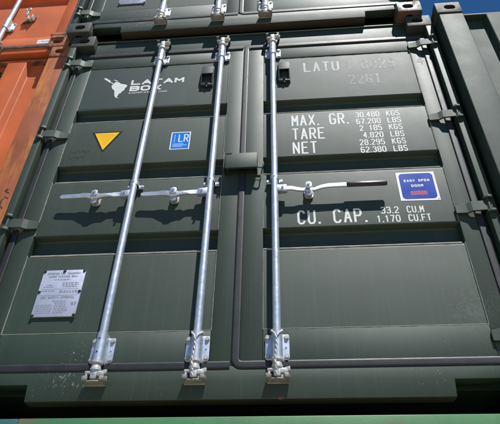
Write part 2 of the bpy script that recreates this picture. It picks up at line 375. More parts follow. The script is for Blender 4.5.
GASK = [(-0.017, 0.0), (-0.0168, 0.0048), (-0.0148, 0.0068), (-0.008, 0.0072), (0.008, 0.0072), (0.0148, 0.0068), (0.0168, 0.0048), (0.017, 0.0)]
def rpath(pts, r, n=5, closed=False):
    out = []; N = len(pts)
    for i, p in enumerate(pts):
        p = Vector(p)
        if not closed and i in (0, N-1): out.append(p); continue
        a = Vector(pts[(i-1) % N]); b = Vector(pts[(i+1) % N]); d1 = (a-p).normalized(); d2 = (b-p).normalized()
        s, e = p + d1*r, p + d2*r
        for k in range(n+1):
            t = k/n; out.append(s*(1-t)**2 + p*2*t*(1-t) + e*t*t)
    return out

def panel_profile(zb, zt, troughs, yo=0.004, yi=0.042):
    """corrugated door sheet seen from the side: (y, z) from bottom to top with rounded bends"""
    P = [(yo, zb)]
    for z0, z1 in sorted(troughs):
        raw = [(yo, z0, 0.014), (yi, z0+0.013, 0.008), (yi, z1-0.012, 0.008), (yo, z1, 0.006)]
        full = [(yo, z0-0.05)] + [(a, b) for a, b, c in raw] + [(yo, z1+0.05)]
        for i, (a, b, r) in enumerate(raw):
            p = Vector((a, b)); q = Vector(full[i]); n = Vector(full[i+2]); d1 = (q-p).normalized(); d2 = (n-p).normalized()
            s, e = p + d1*r, p + d2*r
            for k in range(5):
                t = k/4; v = s*(1-t)**2 + p*2*t*(1-t) + e*t*t; P.append((v.x, v.y))
    P.append((yo, zt)); return P
_shared = {}
def bolt(parent, x, z, y, r=0.008, h=0.007):
    if 'bolt' not in _shared:
        o = MB().cyl((0, 0, 0), (0, -h, 0), r, 6).cyl((0, -0.0002, 0), (0, -0.002, 0), r*1.45, 12).build('bolt', 'bolt_steel', parent); _shared['bolt'] = o.data
        o.location = (x, y, z)
    else: link('bolt', _shared['bolt'], parent, (x, y, z))
def stud(parent, x, y, z, r, h, mat, name='rivet'):
    k = (mat, r, h)
    if k not in _shared:
        o = MB().cyl((0, 0, 0), (0, -h, 0), r, 12, r*0.7).build(name, mat, parent); _shared[k] = o.data; o.location = (x, y, z)
    else: link(name, _shared[k], parent, (x, y, z))

def bar_set(door, sill, header, x, P, top=True, wire=False):
    """one locking bar with its guides, cams and keepers"""
    yb = -0.038; zc0, zc1 = P['cam0'], P['cam1']; R = 0.0175
    met = 'galvanised'
    MB().cyl((x, yb, zc0+0.02), (x, yb, zc1-0.02 if top else P['bar_top']), R, 24).build('locking_bar', met, door)
    ends = [(P['gl'], zc0, 1)] + ([(P['gu'], zc1, -1)] if top else [])
    for (ga, gb), zc, sg in ends:
        mb = MB()
        mb.prism(rrect(x-0.050, x+0.050, ga, gb, 0.010, 4), 'y', -0.007, -0.0005, bev=0.0012)
        arc = [(x + 0.0225*math.cos(a), yb - 0.0225*math.sin(a)) for a in [math.pi*k/12 for k in range(13)]]
        mb.prism([(x+0.0225, -0.006)] + arc + [(x-0.0225, -0.006)], 'z', ga-0.010, gb+0.006)
        mb.build('bar_guide', met, door)
        for bx in (-0.039, 0.039):
            for bz in (ga+0.014, gb-0.014): bolt(door, x+bx, bz, -0.007)
            stud(door, x+bx*0.94, -0.0065, (ga+gb)/2, 0.005, 0.003, 'galvanised')
        for bz in (ga+0.028, gb-0.024): stud(door, x-0.003, -0.0580, bz, 0.0050, 0.0035, 'dark_hole')
        # cam on the bar end
        mb = MB(); a = zc; u = sg
        mb.cyl((x, yb, a+u*0.082), (x, yb, a+u*0.071), 0.0245, 20)
        mb.cyl((x, yb, a+u*0.071), (x, yb, a+u*0.050), 0.0185, 16, 0.021)
        mb.cyl((x, yb, a+u*0.050), (x, yb, a+u*0.041), 0.0225, 18)
        z0, z1 = sorted((a+u*0.004, a+u*0.041))
        mb.box(x-0.014, x+0.014, yb-0.016, yb+0.020, z0, z1, 0.005)
        z0, z1 = sorted((a+u*0.026, a+u*0.038))
        mb.box(x-0.040, x+0.043, yb-0.012, yb+0.010, z0, z1, 0.0045)
        mb.prism([(x+0.030, yb-0.010), (x+0.050, yb-0.018), (x+0.052, yb-0.008), (x+0.040, yb+0.010), (x+0.030, yb+0.010)], 'z', z0-0.003, z1+0.003, bev=0.002)
        z0, z1 = sorted((a+u*0.014, a+u*0.030))
        mb.prism([(x+0.012, yb-0.016), (x+0.040, yb-0.022), (x+0.044, yb-0.012), (x+0.034, yb-0.004), (x+0.012, yb+0.004)], 'z', z0, z1, bev=0.002)
        z0, z1 = sorted((a+u*0.010, a+u*0.034))
        mb.box(x-0.037, x-0.027, yb-0.010, yb+0.022, z0, z1, 0.003)
        mb.build('cam', 'galvanised_cast', door)
        # keeper on the frame
        yk = P['sill_y'] if sg > 0 else P['head_y']; mb = MB()
        z0, z1 = sorted((a-u*0.012, a+u*0.030))
        mb.box(x-0.043, x+0.043, yk-0.008, yk-0.0005, z0, z1, 0.003)
        for s in (-1, 1):                         # the two ears the cam hooks behind
            mb.prism([(x+s*0.046, yk-0.006), (x+s*0.050, yb-0.002), (x+s*0.044, yb-0.020), (x+s*0.028, yb-0.022), (x+s*0.023, yb-0.010), (x+s*0.032, yb+0.004), (x+s*0.032, yk-0.006)][::s], 'z', *sorted((a-u*0.004, a+u*0.014)), bev=0.002)
        if sg > 0:                                # curved shelf under the cam
            n = 10; F = [(x + 0.036*math.cos(math.pi*k/n), yb - 0.002 - 0.013*math.sin(math.pi*k/n)) for k in range(n+1)]
            mb.prism([(x+0.040, yk-0.006)] + F + [(x-0.040, yk-0.006)], 'z', a-0.008, a-0.002, bev=0.0015)
        mb.build('cam_keeper', 'keeper_cast' if sg > 0 else P.get('top_keeper', 'green_frame'), sill if sg > 0 else header)
        if wire and sg > 0:
            mb = MB(); pts = []
            zt = gb+0.004
            for s in (-1, 1):
                for q in range(2):
                    pts = [(x+s*0.0255, -0.030, zt-0.002+q*0.004), (x+s*0.023, -0.048, zt-0.006+q*0.003), (x+s*0.010, -0.0635, zt-0.022), (x+0.002*s, -0.0655, zt-0.034)]
                    mb.tube(pts, 0.0024, 6)
            for ph in (0, math.pi):
                pts = []
                for k in range(60):
                    zz = zt-0.032 - k*0.0029; t = k*0.42 + ph
                    pts.append((x - 0.003 + 0.0025*math.cos(t) + 0.003*math.sin(k*0.13), -0.0655+0.0025*math.sin(t) + (0.004 if k > 45 else 0), zz))
                mb.tube(pts, 0.0022, 6)
            mb.build('wire_seal', 'twisted_wire', door)

def mid_gear(door, x, zg, zh, s, L, xc, grip):
    """middle guide clamp, hub, swing handle and its catch; s = side the handle points to"""
    yb = -0.032; met = 'galvanised'
    mb = MB()
    mb.box(x-0.042, x+0.042, -0.008, -0.0005, zg-0.012, zg+0.012, 0.003)
    mb.cyl((x, yb, zg-0.012), (x, yb, zg+0.012), 0.0235, 20)
    mb.box(x-0.022, x+0.022, yb, -0.006, zg-0.012, zg+0.012)
    for q in (-1, 1): mb.cyl((x+q*0.034, -0.008, zg), (x+q*0.034, -0.016, zg), 0.0085, 10)
    mb.cyl((x, yb-0.020, zg+0.004), (x, yb-0.026, zg+0.004), 0.005, 8)
    mb.build('bar_guide', met, door)
    mb = MB()
    mb.prism([(x+s*0.008, yb-0.019), (x+s*0.062, yb-0.015), (x+s*0.064, yb+0.011), (x+s*0.008, yb+0.015)][::s], 'z', zh-0.020, zh+0.020, bev=0.004)
    mb.cyl((x+s*0.040, yb-0.030, zh), (x+s*0.040, yb-0.010, zh), 0.006, 10)
    mb.build('handle_hub', met, door)
    d = abs(xc - x); e = L
    if grip:
        st = [(0.050, yb-0.006, zh+0.001, 0.022, 0.010), (0.085, yb-0.006, zh+0.001, 0.022, 0.010), (0.112, yb-0.004, zh-0.006, 0.021, 0.012),
              (d-0.034, yb, zh-0.009, 0.019, 0.014), (d+0.030, yb, zh-0.009, 0.019, 0.014), (d+0.062, yb-0.004, zh+0.002, 0.021, 0.012),
              (d+0.10, yb-0.006, zh+0.008, 0.022, 0.010), (e-0.195, yb-0.006, zh+0.010, 0.022, 0.010)]
    else:
        st = [(0.050, yb-0.004, zh+0.002, 0.026, 0.010), (0.098, yb-0.004, zh+0.001, 0.024, 0.010), (0.118, yb-0.008, zh-0.004, 0.018, 0.020),
              (d-0.050, yb-0.006, zh-0.004, 0.020, 0.024), (d-0.020, yb-0.007, zh-0.010, 0.024, 0.024), (d+0.014, yb-0.007, zh-0.010, 0.026, 0.024), (d+0.040, yb-0.006, zh-0.002, 0.026, 0.022),
              (d+0.066, yb-0.005, zh+0.003, 0.026, 0.014), (d+0.082, yb-0.004, zh+0.002, 0.023, 0.010), (e-0.012, yb-0.002, zh+0.002, 0.022, 0.010), (e, yb-0.002, zh+0.002, 0.012, 0.008)]
    st = [(x + s*a, b, c, h*1.2, t) for a, b, c, h, t in st]
    if s < 0: st = st[::-1]
    MB().stations(st).build('handle', met, door, smooth=40)
    if grip:
        a, b = x + s*(e-0.200), x + s*e
        mb = MB(); rings = [(a, 0.030, 0.016), (a+s*0.004, 0.034, 0.020), (b-s*0.008, 0.034, 0.020), (b, 0.024, 0.012)]
        st = [(q, yb-0.006, zh+0.010, h, t) for q, h, t in rings]
        mb.stations(st if s > 0 else st[::-1], 0.45).build('handle_grip', 'black_grip', door, smooth=50)
    # catch: plate on the door, folding hasp over the handle and the padlock eye below
    mb = MB()
    mb.prism(rrect(xc-0.023, xc+0.023, zh-0.044, zh+0.038, 0.020, 5), 'y', -0.006, -0.0005)
    mb.box(xc-0.017, xc+0.017, yb-0.002, -0.005, zh-0.030, zh-0.022, 0.002)
    mb.box(xc-0.015, xc+0.015, yb+0.004, -0.005, zh+0.010, zh+0.024, 0.003)
    mb.build('handle_catch', 'galvanised_cast', door)
    mb = MB()
    mb.prism(rrect(xc-0.0165, xc+0.0165, zh-0.016, zh+0.024, 0.014, 5), 'y', yb-0.025, yb-0.018, bev=0.0015)
    mb.box(xc-0.011, xc+0.011, yb-0.020, yb+0.006, zh+0.013, zh+0.021, 0.002)
    mb.cyl((xc, yb-0.024, zh+0.010), (xc, yb-0.031, zh+0.010), 0.0085, 12, 0.006)
    mb.build('catch_hasp', met, door)
    mb = MB()
    ring = [(xc + 0.0135*math.cos(t), yb-0.004+0.002*math.sin(t), zh-0.034 + 0.0135*math.sin(t)) for t in [2*math.pi*k/20 for k in range(20)]]
    mb.tube(ring, 0.0062, 8, closed=True)
    mb.prism(rrect(xc-0.012, xc+0.012, zh-0.046, zh-0.022, 0.011, 4), 'y', yb-0.003, -0.004)
    mb.build('padlock_eye', met, door)

def hinge(door, s, z, mat):
    """strap hinge bending over the rubber seal to the pin on the corner post"""
    mb = MB(); hh = 0.029
    P = [(1.036, -0.003), (1.036, -0.012), (1.088, -0.020), (1.108, -0.034), (1.194, -0.040), (1.194, -0.031), (1.112, -0.025), (1.094, -0.012), (1.070, -0.0005)]
    A = [mb.bm.verts.new((s*x, y, z-hh*(0.80 if x < 1.05 else 1))) for x, y in P]
    B = [mb.bm.verts.new((s*x, y, z+hh*(0.80 if x < 1.05 else 1))) for x, y in P]
    n = len(P); fs = [mb.bm.faces.new(A), mb.bm.faces.new(B[::-1])]
    for i in range(n): fs.append(mb.bm.faces.new((A[i], B[i], B[(i+1) % n], A[(i+1) % n])))
    bmesh.ops.recalc_face_normals(mb.bm, faces=fs)
    bmesh.ops.bevel(mb.bm, geom=list({e for f in fs for e in f.edges}), offset=0.0016, segments=1, affect='EDGES')
    mb.build('hinge', mat, door)
    mb = MB()
    for q in (-1, 1): mb.prism([(s*1.168, 0.006), (s*1.168, -0.046), (s*1.188, -0.058), (s*1.206, -0.056), (s*1.206, 0.006)][::s], 'z', z+q*0.042-0.008, z+q*0.042+0.008, bev=0.002)
    mb.cyl((s*1.186, -0.040, z-0.052), (s*1.186, -0.040, z+0.053), 0.0085, 14)
    mb.build('hinge_pin', mat, door)

MAIN_P = dict(cam0=0.100, cam1=2.468, gl=(0.188, 0.300), gu=(2.262, 2.352), bar_top=2.4, sill_y=-0.004, head_y=0.008)
def door_container(name, label, loc, mats, P, gear=None, group=None):
    pm, fm, cm, rub, seal = mats['panel'], mats['frame'], mats['casting'], mats['rubber'], mats['sealant']
    root = thing(name, label, 'container', loc, group)
    castings(root, cm, mats=mats.get('castings'))
    shell(root, fm)
    for s in (-1, 1):                            # corner posts: front flange, then the recess the door edge sits in
        mb = MB()
        mb.box(*sorted((s*1.174, s*1.2175)), -0.041, 0.10, 0.119, 2.472, 0.003)
        mb.build('corner_post', fm, root)
        MB().box(*sorted((s*1.120, s*1.1735)), 0.022, 0.09, 0.119, 2.472).build('post_return', fm, root)
    zs0, zn = P.get('sill_bottom', 0.030), P.get('notch_top', 0.100); zg0 = P['z_gask0']; zg1 = P['z_gask1']
    nx = P.get('notch_x', 0.848); sy = P['sill_y']; hy = P['head_y']
    sill = MB()
    sill.prism([(-1.056, zn), (-nx-0.006, zn), (-nx, zs0), (nx, zs0), (nx+0.006, zn), (1.056, zn), (1.056, zg0+0.02), (-1.056, zg0+0.02)], 'y', sy, sy+0.060, bev=0.0025)
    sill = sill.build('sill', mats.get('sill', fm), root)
    head = MB().box(-1.056, 1.056, hy, hy+0.08, zg1-0.02, 2.560, 0.003)
    head.box(-1.056, 1.056, hy-0.008, hy+0.08, 2.566, 2.580, 0.003)
    head.box(-1.056, 1.056, hy+0.012, hy+0.07, 2.555, 2.570)
    head = head.build('header', fm, root)
    doors = []
    for s in (-1, 1):
        d = part('door', root, mats.get('door_label', {}).get(s)); doors.append(d)
        x0, x1, xo0, xo1 = 0.012, 0.110, 1.043, 1.134
        zb, zt, zr0, zr1 = zg0+0.004, zg1-0.004, P['rail0'], P['rail1']
        MB().box(*sorted((s*x0, s*x1)), 0.0, 0.055, zb, zt, 0.003).build('stile', fm, d)
        MB().box(*sorted((s*xo0, s*xo1)), 0.0, 0.055, zb, zt, 0.003).build('stile', fm, d)
        MB().box(*sorted((s*(x1+0.0005), s*(xo0-0.0005))), 0.0, 0.055, zb, zr0, 0.003).build('bottom_rail', fm, d)
        MB().box(*sorted((s*(x1+0.0005), s*(xo0-0.0005))), 0.0, 0.055, zr1, zt, 0.003).build('top_rail', fm, d)
        prof = panel_profile(zr0+0.0008, zr1-0.0008, P['troughs'])
        back = [(0.052, prof[-1][1]), (0.052, prof[0][1])]
        mb = MB(); mb.prism(prof + back, 'x', *sorted((s*(x1+0.001), s*(xo0-0.001))))
        mb.build('panel', pm, d, smooth=35)
        mb = MB()                                # beads of sealant where the sheet meets the frame
        zz = [(zr0, zr1)]
        rr = random.Random(5 + s)
        def bead(p, q, r):
            n = 40; p = Vector(p); q = Vector(q)
            mb.tube([p.lerp(q, k/n) + Vector((0, rr.uniform(-1, 1)*0.0006, 0)) for k in range(n+1)], r, 6)
        levels = [zr0] + [v for t in sorted(P['troughs']) for v in (t[0]+0.004, t[1]+0.002)] + [zr1]
        for k in range(0, len(levels), 2):
            for xx in (x1+0.001, xo0-0.001): bead((s*xx, 0.002, levels[k]), (s*xx, 0.002, levels[k+1]), 0.0028)
        bead((s*x1, 0.002, zr0), (s*xo0, 0.002, zr0), 0.0030)
        bead((s*x1, 0.002, zr1), (s*xo0, 0.002, zr1), 0.0026)
        if seal:
            mb.build('sealant_bead', seal, d)
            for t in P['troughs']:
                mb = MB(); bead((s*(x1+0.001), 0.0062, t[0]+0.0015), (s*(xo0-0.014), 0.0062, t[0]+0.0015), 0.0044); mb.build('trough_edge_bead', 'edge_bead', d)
        else: mb.bm.free()
        zl, zh = zg0 + 0.024, zg1 + 0.004
        if s < 0: pts = rpath([(0.0-0.024, 0, zh), (-1.146, 0, zh), (-1.146, 0, zl), (-0.024, 0, zl)], 0.03)
        else: pts = rpath([(-0.002, 0, zh), (1.140, 0, zh), (1.140, 0, zl), (-0.002, 0, zl)], 0.03, closed=True)
        if s < 0: pts = pts[::-1]
        else: pts = pts[::-1]
        MB().tube(pts, 0, closed=(s > 0), prof=GASK).build('rubber_seal', rub, d, smooth=50)
        for z in P['hinges']: hinge(d, s, z, fm)
    if gear: gear(root, doors, sill, head)
    return root, doors

# ------------------------------------------------------------------ ground
g = MB().box(-40, 40, -40, 40, -0.3, 0.0).build('ground', 'yard_concrete', None, smooth=0); g['kind'] = 'structure'; g['label'] = 'tan concrete container yard'

# ------------------------------------------------------------------ the dark green container in the middle
def data_plate(d, x0, x1, z0, z1):
    MB().prism([(x0, z0), (x1, z0), (x1, z1), (x0, z1)], 'y', -0.0045, 0.0035, bev=0.0006).build('data_plate', 'plate_aluminium', d)
    for rx, rz in ((0, 0), (1, 0), (0, 0.52), (1, 0.52), (0, 1), (0.5, 1), (1, 1)):
        stud(d, x0 + 0.006 + rx*(x1-x0-0.012), -0.0044, z0 + 0.006 + rz*(z1-z0-0.012), 0.0080, 0.004, 'dark_hole')
    L = []; xm = (x0+x1)/2; W = x1-x0; H = z1-z0
    T = lambda s, f, h, w: L.append((s, xm, z0 + f*H, h, w, w*0.28, h*0.2, 'c'))
    T('APPROVED FOR TRANSPORT', 0.900, 0.0105, 0.0058, ); T('UNDER CUSTOMS SEAL', 0.835, 0.0100, 0.0062); T('CSC SAFETY APPROVAL', 0.375, 0.0110, 0.0066)
    lettering(d, L, 'plate_ink', y=-0.0049, name='plate_text')
    mb = MB(); rr = random.Random(3)
    def row(xa, xb, z, h=0.0040):
        x = xa
        while x < xb:
            w_ = rr.uniform(0.006, 0.016); e = min(xb, x+w_); mb.flat([(x, z), (e, z), (e, z+h), (x, z+h)], -0.0049); x = e + 0.0035
    for f, a, b in ((0.775, 0.32, 0.68), (0.66, 0.15, 0.30), (0.62, 0.10, 0.34), (0.70, 0.52, 0.90), (0.66, 0.52, 0.92), (0.62, 0.56, 0.88), (0.53, 0.06, 0.40), (0.525, 0.5, 0.94), (0.495, 0.52, 0.94),
                    (0.31, 0.40, 0.70), (0.27, 0.46, 0.72), (0.23, 0.06, 0.42), (0.23, 0.47, 0.74), (0.19, 0.06, 0.42), (0.19, 0.47, 0.74), (0.15, 0.06, 0.42), (0.15, 0.47, 0.78), (0.11, 0.06, 0.42), (0.11, 0.47, 0.80), (0.07, 0.06, 0.42), (0.07, 0.47, 0.70),
                    (0.28, 0.84, 0.96), (0.25, 0.84, 0.96), (0.22, 0.86, 0.95)):
        row(x0 + a*W, x0 + b*W, z0 + f*H)
    for f, t in ((0.575, 0.0012), (0.44, 0.0012)): mb.flat([(x0+0.015, z0+f*H), (x1-0.015, z0+f*H), (x1-0.015, z0+f*H+t), (x0+0.015, z0+f*H+t)], -0.00492)
    mb.flat([(xm, z0+0.44*H), (xm+0.0012, z0+0.44*H), (xm+0.0012, z0+0.575*H), (xm, z0+0.575*H)], -0.00494)
    mb.build('plate_print', 'plate_ink', d, smooth=0)

def vent(d, x0, x1, zb, zt):
    mb = MB()
    mb.box(x0-0.003, x1+0.003, -0.006, 0.0035, zb, zt, 0.002)
    zm = zb + (zt-zb)*0.50
    mb.prism([(-0.004, zt-0.008), (-0.020, zt-0.012), (-0.030, zm+0.004), (-0.029, zm), (-0.004, zm+0.012)], 'x', x0, x1, bev=0.0012)
    for q in (x0, x1-0.005): mb.prism([(-0.004, zm+0.012), (-0.029, zm), (-0.013, zb+0.020), (-0.004, zb+0.014)], 'x', q, q+0.005)
    mb.prism([(-0.004, zb+0.004), (-0.015, zb+0.006), (-0.015, zb+0.016), (-0.004, zb+0.020)], 'x', x0, x1, bev=0.001)
    mb.cyl(((x0+x1)/2, -0.004, zb+0.030), ((x0+x1)/2, -0.022, zb+0.024), 0.007, 10)
    mb.cyl(((x0+x1)/2, -0.008, zb+0.004), ((x0+x1)/2, -0.008, zb-0.008), 0.006, 8)
    mb.build('ventilator', 'vent_plastic', d)

def sticker(d, poly, y0, y1, mat, name='sticker'):
    return MB().prism(poly, 'y', y0, y1).build(name, mat, d, smooth=0)
def bars_of(mb_name, mat, d, rects, y):
    mb = MB()
    for x0, x1, z0, z1 in rects: mb.flat([(x0, z0), (x1, z0), (x1, z1), (x0, z1)], y)
    return mb.build(mb_name, mat, d, smooth=0)

def lock_box(d):
    mb = MB()                                    # padlock shroud welded over the door joint
    mb.box(-0.088, 0.080, -0.056, -0.052, 1.238, 1.345, 0.001)
    mb.box(-0.088, 0.080, -0.052, -0.0185, 1.338, 1.345, 0.001)
    mb.box(0.076, 0.080, -0.052, -0.0005, 1.240, 1.338)
    mb.box(-0.086, 0.076, -0.052, -0.045, 1.238, 1.243)
    mb.box(-0.082, -0.078, -0.052, -0.0185, 1.240, 1.338)
    mb.build('lock_box', 'green_frame', d)
    mb = MB()
    mb.box(-0.0975, -0.0925, -0.058, -0.0005, 1.236, 1.352, 0.001)
    mb.box(-0.0925, -0.055, -0.060, -0.0575, 1.3465, 1.352)
    mb.build('lock_box_end_plate', 'green_frame', d)
    mb = MB()
    for (x, z, k) in ((0.100, 1.270, 1), (0.088, 1.180, 1)):
        pts = [(x+0.012, -0.002, z+0.052), (x+0.012, -0.016, z+0.030), (x+0.011, -0.018, z+0.006), (x+0.002, -0.018, z-0.004), (x-0.014, -0.018, z-0.001), (x-0.020, -0.018, z+0.006)]
        mb.tube(rpath(pts, 0.006), 0.0034, 8)
    mb.build('seal_hook', 'green_frame', d)

def main_gear(root, doors, sill, head):
    L, R = doors
    bar_set(L, sill, head, -0.566, MAIN_P); bar_set(L, sill, head, -0.161, MAIN_P, wire=True); bar_set(R, sill, head, 0.171, MAIN_P, wire=True)
    mid_gear(L, -0.566, 1.170, 1.098, -1, 0.385, -0.763, False)
    mid_gear(L, -0.161, 1.170, 1.093, -1, 0.360, -0.347, False)
    mid_gear(R, 0.171, 1.168, 1.092, 1, 0.562, 0.342, True)
    lock_box(R)
    vent(L, -0.283, -0.210, 2.005, 2.205); vent(R, 0.205, 0.274, 2.005, 2.205)
    data_plate(L, -0.930, -0.727, 0.413, 0.660)
    # white lettering on the right door
    W = []
    lettering(R, [('LATU', 0.363, 2.104, 0.100, 0.046, 0.013, 0.0125, 'l')], 'glare_white', y=0.0037)
    lettering(R, [('1', 0.628, 2.104, 0.100, 0.044, 0.011, 0.0120, 'l'), ('0029', 0.722, 2.104, 0.100, 0.044, 0.011, 0.0120, 'l'), ('22G1', 0.632, 1.957, 0.095, 0.040, 0.012, 0.0115, 'l')], 'glare_dim_white', y=0.0037)
    for t, z in (('MAX. GR.', 1.604), ('TARE', 1.490), ('NET', 1.378)): W.append((t, 0.272, z, 0.095, 0.0385, 0.0095, 0.0100, 'l'))
    for k, (n, u) in enumerate((('30.480', 'KGS'), ('67.200', 'LBS'), ('2 185', 'KGS'), ('4.820', 'LBS'), ('28.295', 'KGS'), ('62.380', 'LBS'))):
        z = 1.652 - k*0.0575
        W.append((n, 0.774, z, 0.046, 0.0215, 0.0042, 0.0058, 'r')); W.append((u, 0.812, z, 0.046, 0.0215, 0.0050, 0.0058, 'l'))
    W.append(('CU. CAP.', 0.279, 0.890, 0.088, 0.0395, 0.0105, 0.0105, 'l'))
    for k, (n, u) in enumerate((('33.2', 'CU.M'), ('1.170', 'CU.FT'))):
        z = 0.938 - k*0.0530
        W.append((n, 0.774, z, 0.043, 0.0220, 0.0044, 0.0058, 'r')); W.append((u, 0.812, z, 0.043, 0.0205, 0.0044, 0.0058, 'l'))
    lettering(R, W, 'white_vinyl', y=0.0037)
    lettering(R, [('4', 1.066, 2.110, 0.095, 0.042, 0.01, 0.011, 'l')], 'glare_dim_white', y=-0.0003)
    # company decal on the left door
    sticker(L, [(-1.034, 1.852), (-0.368, 1.852), (-0.368, 2.252), (-1.034, 2.252)], 0.0030, 0.0042, 'decal_green', 'decal')
    lettering(L, [('LATAM', -0.741, 2.071, 0.052, 0.062, 0.0085, 0.0135, 'l'), ('BOX', -0.741, 2.008, 0.052, 0.062, 0.0085, 0.0135, 'l')], 'white_vinyl', y=0.0022, name='decal_lettering', heavy=True)
    lettering(L, [('COMPANY INC', -0.741, 1.982, 0.017, 0.0185, 0.0052, 0.0030, 'l')], 'white_vinyl', y=0.0022, name='decal_lettering')
    mb = MB()
    for poly in ([(-0.933, 2.161), (-0.913, 2.157), (-0.9, 2.143), (-0.886, 2.133), (-0.88, 2.116), (-0.865, 2.106), (-0.857, 2.095), (-0.863, 2.094), (-0.877, 2.107), (-0.89, 2.113), (-0.906, 2.131), (-0.921, 2.141)],
                 [(-0.867, 2.136), (-0.85, 2.134), (-0.831, 2.12), (-0.833, 2.116), (-0.852, 2.126)],
                 [(-0.857, 2.095), (-0.847, 2.113), (-0.828, 2.111), (-0.812, 2.095), (-0.8, 2.088), (-0.786, 2.085), (-0.763, 2.072), (-0.764, 2.058), (-0.774, 2.043), (-0.775, 2.024), (-0.787, 2.013), (-0.794, 1.994), (-0.805, 1.989), (-0.807, 1.971), (-0.813, 1.964), (-0.81, 1.954), (-0.795, 1.948), (-0.809, 1.948), (-0.821, 1.954), (-0.831, 1.973), (-0.835, 1.997), (-0.838, 2.022), (-0.855, 2.042), (-0.865, 2.063), (-0.865, 2.081)]):
        mb.flat(poly, 0.0022)
    mb.build('decal_map', 'white_vinyl', L, smooth=0)
    # yellow warning triangle
    sticker(L, [(-0.899, 1.634), (-0.810, 1.463), (-0.718, 1.634)], 0.0030, 0.0042, 'sticker_black')
    sticker(L, [(-0.883, 1.6255), (-0.810, 1.482), (-0.735, 1.6255)], 0.0024, 0.0031, 'sticker_yellow')
    bars_of('sticker_print', 'faint_ink', L, [(-0.853, -0.766, 1.607, 1.6105), (-0.857, -0.763, 1.595, 1.5978), (-0.846, -0.774, 1.583, 1.5856), (-0.838, -0.781, 1.570, 1.5726), (-0.832, -0.788, 1.557, 1.5596), (-0.825, -0.796, 1.543, 1.5456), (-0.819, -0.802, 1.529, 1.5316)], 0.0022)
    # blue register mark
    sticker(L, [(-0.422, 1.459), (-0.309, 1.459), (-0.309, 1.602), (-0.422, 1.602)], 0.0030, 0.0042, 'white_label')
    sticker(L, [(-0.416, 1.465), (-0.315, 1.465), (-0.315, 1.596), (-0.416, 1.596)], 0.0024, 0.0031, 'register_blue')
    lettering(L, [('LR', -0.377, 1.518, 0.062, 0.027, 0.004, 0.0060, 'l')], 'white_label', y=0.0021, name='sticker_print')
    bars_of('sticker_print', 'pale_ink', L, [(-0.402+0.0, -0.397, 1.515+k*0.0085, 1.521+k*0.0085) for k in range(8)] + [ (-0.407, -0.345, 1.500, 1.5045), (-0.407, -0.325, 1.490, 1.4945), (-0.407, -0.350, 1.480, 1.4845)], 0.0021)
    # easy open door sticker
    sticker(R, [(0.794, 1.015), (0.986, 1.012), (0.986, 1.205), (0.794, 1.206)], 0.0030, 0.0042, 'white_label')
    sticker(R, rrect(0.806, 0.975, 1.024, 1.196, 0.020), 0.0024, 0.0031, 'sticker_blue')
    lettering(R, [('EASY OPEN', 0.891, 1.138, 0.0160, 0.0115, 0.0030, 0.0036, 'c'), ('DOOR', 0.889, 1.103, 0.0160, 0.0125, 0.0034, 0.0036, 'c')], 'white_label', y=0.0021, name='sticker_print')
    rc = rrect(0.849, 0.929, 1.050, 1.075, 0.006, 3); ri = rrect(0.8515, 0.9265, 1.0525, 1.0725, 0.0045, 3)
    mb = MB()
    for k in range(len(rc)):
        j = (k+1) % len(rc); mb.flat([rc[k], rc[j], ri[j], ri[k]], 0.0021)
    sticker(R, ri, 0.00215, 0.0024, 'sticker_wine', 'sticker_print')
    rr = random.Random(8)
    x = 0.856
    for z in (1.0645, 1.0565):
        x = 0.856
        while x < 0.918:
            e = x + rr.uniform(0.004, 0.010); mb.flat([(x, z), (e, z), (e, z+0.0045), (x, z+0.0045)], 0.00205); x = e + 0.003
    mb.build('sticker_print', 'sticker_red', R, smooth=0)
    bars_of('sticker_print', 'sticker_blue', R, [(0.974, 0.981, 1.018, 1.022)], 0.0029)
    # pencil-thin marker scribbles low on the second flat of the left door
    rr = random.Random(21)
    for z0, x0, n in ((1.478, -1.000, 11), (1.430, -0.985, 7)):
        x = x0; mb = MB()
        for k in range(n):
            pts = [Vector((x + rr.uniform(-0.004, 0.008), z0 + rr.uniform(-0.010, 0.012))) for q in range(3)]
            for a, b in zip(pts, pts[1:]):
                dd = (b-a); nn = Vector((-dd.y, dd.x)).normalized()*0.0011; mb.flat([a-nn, b-nn, b+nn, a+nn], 0.0031 - 0.00001*k)
            x += rr.uniform(0.008, 0.015)
        mb.build('marker_scribble', 'marker_ink', L, smooth=0)

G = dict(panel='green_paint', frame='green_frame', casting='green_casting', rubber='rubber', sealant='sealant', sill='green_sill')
DP = dict(MAIN_P, z_gask0=0.148, z_gask1=2.398, rail0=0.331, rail1=2.268, troughs=[(0.749, 0.872), (1.237, 1.361), (1.727, 1.839)], hinges=(0.275, 0.935, 1.605, 2.300))
door_container('shipping_container', 'dark green shipping container with three galvanised locking bars, white weights and stickers, centre', (0, 0, BASE), G, DP, main_gear)

# ------------------------------------------------------------------ the container stacked on it
def upper_gear(root, doors, sill, head):
    L, R = doors
    bar_set(L, sill, head, -0.566, MAIN_P); bar_set(L, sill, head, -0.161, MAIN_P); bar_set(R, sill, head, 0.171, MAIN_P)
    mid_gear(L, -0.566, 1.170, 1.098, -1, 0.385, -0.763, False); mid_gear(L, -0.161, 1.170, 1.093, -1, 0.360, -0.347, False); mid_gear(R, 0.171, 1.168, 1.092, 1, 0.562, 0.342, True)
    data_plate(L, -0.930, -0.727, 0.413, 0.660)
UG = dict(G, castings={(1, False): 'rusty_casting'})
door_container('shipping_container', 'dark green container stacked on top of the one with white lettering, cut by the frame', (-0.046, -0.036, BASE + 2.594), UG, DP, upper_gear)

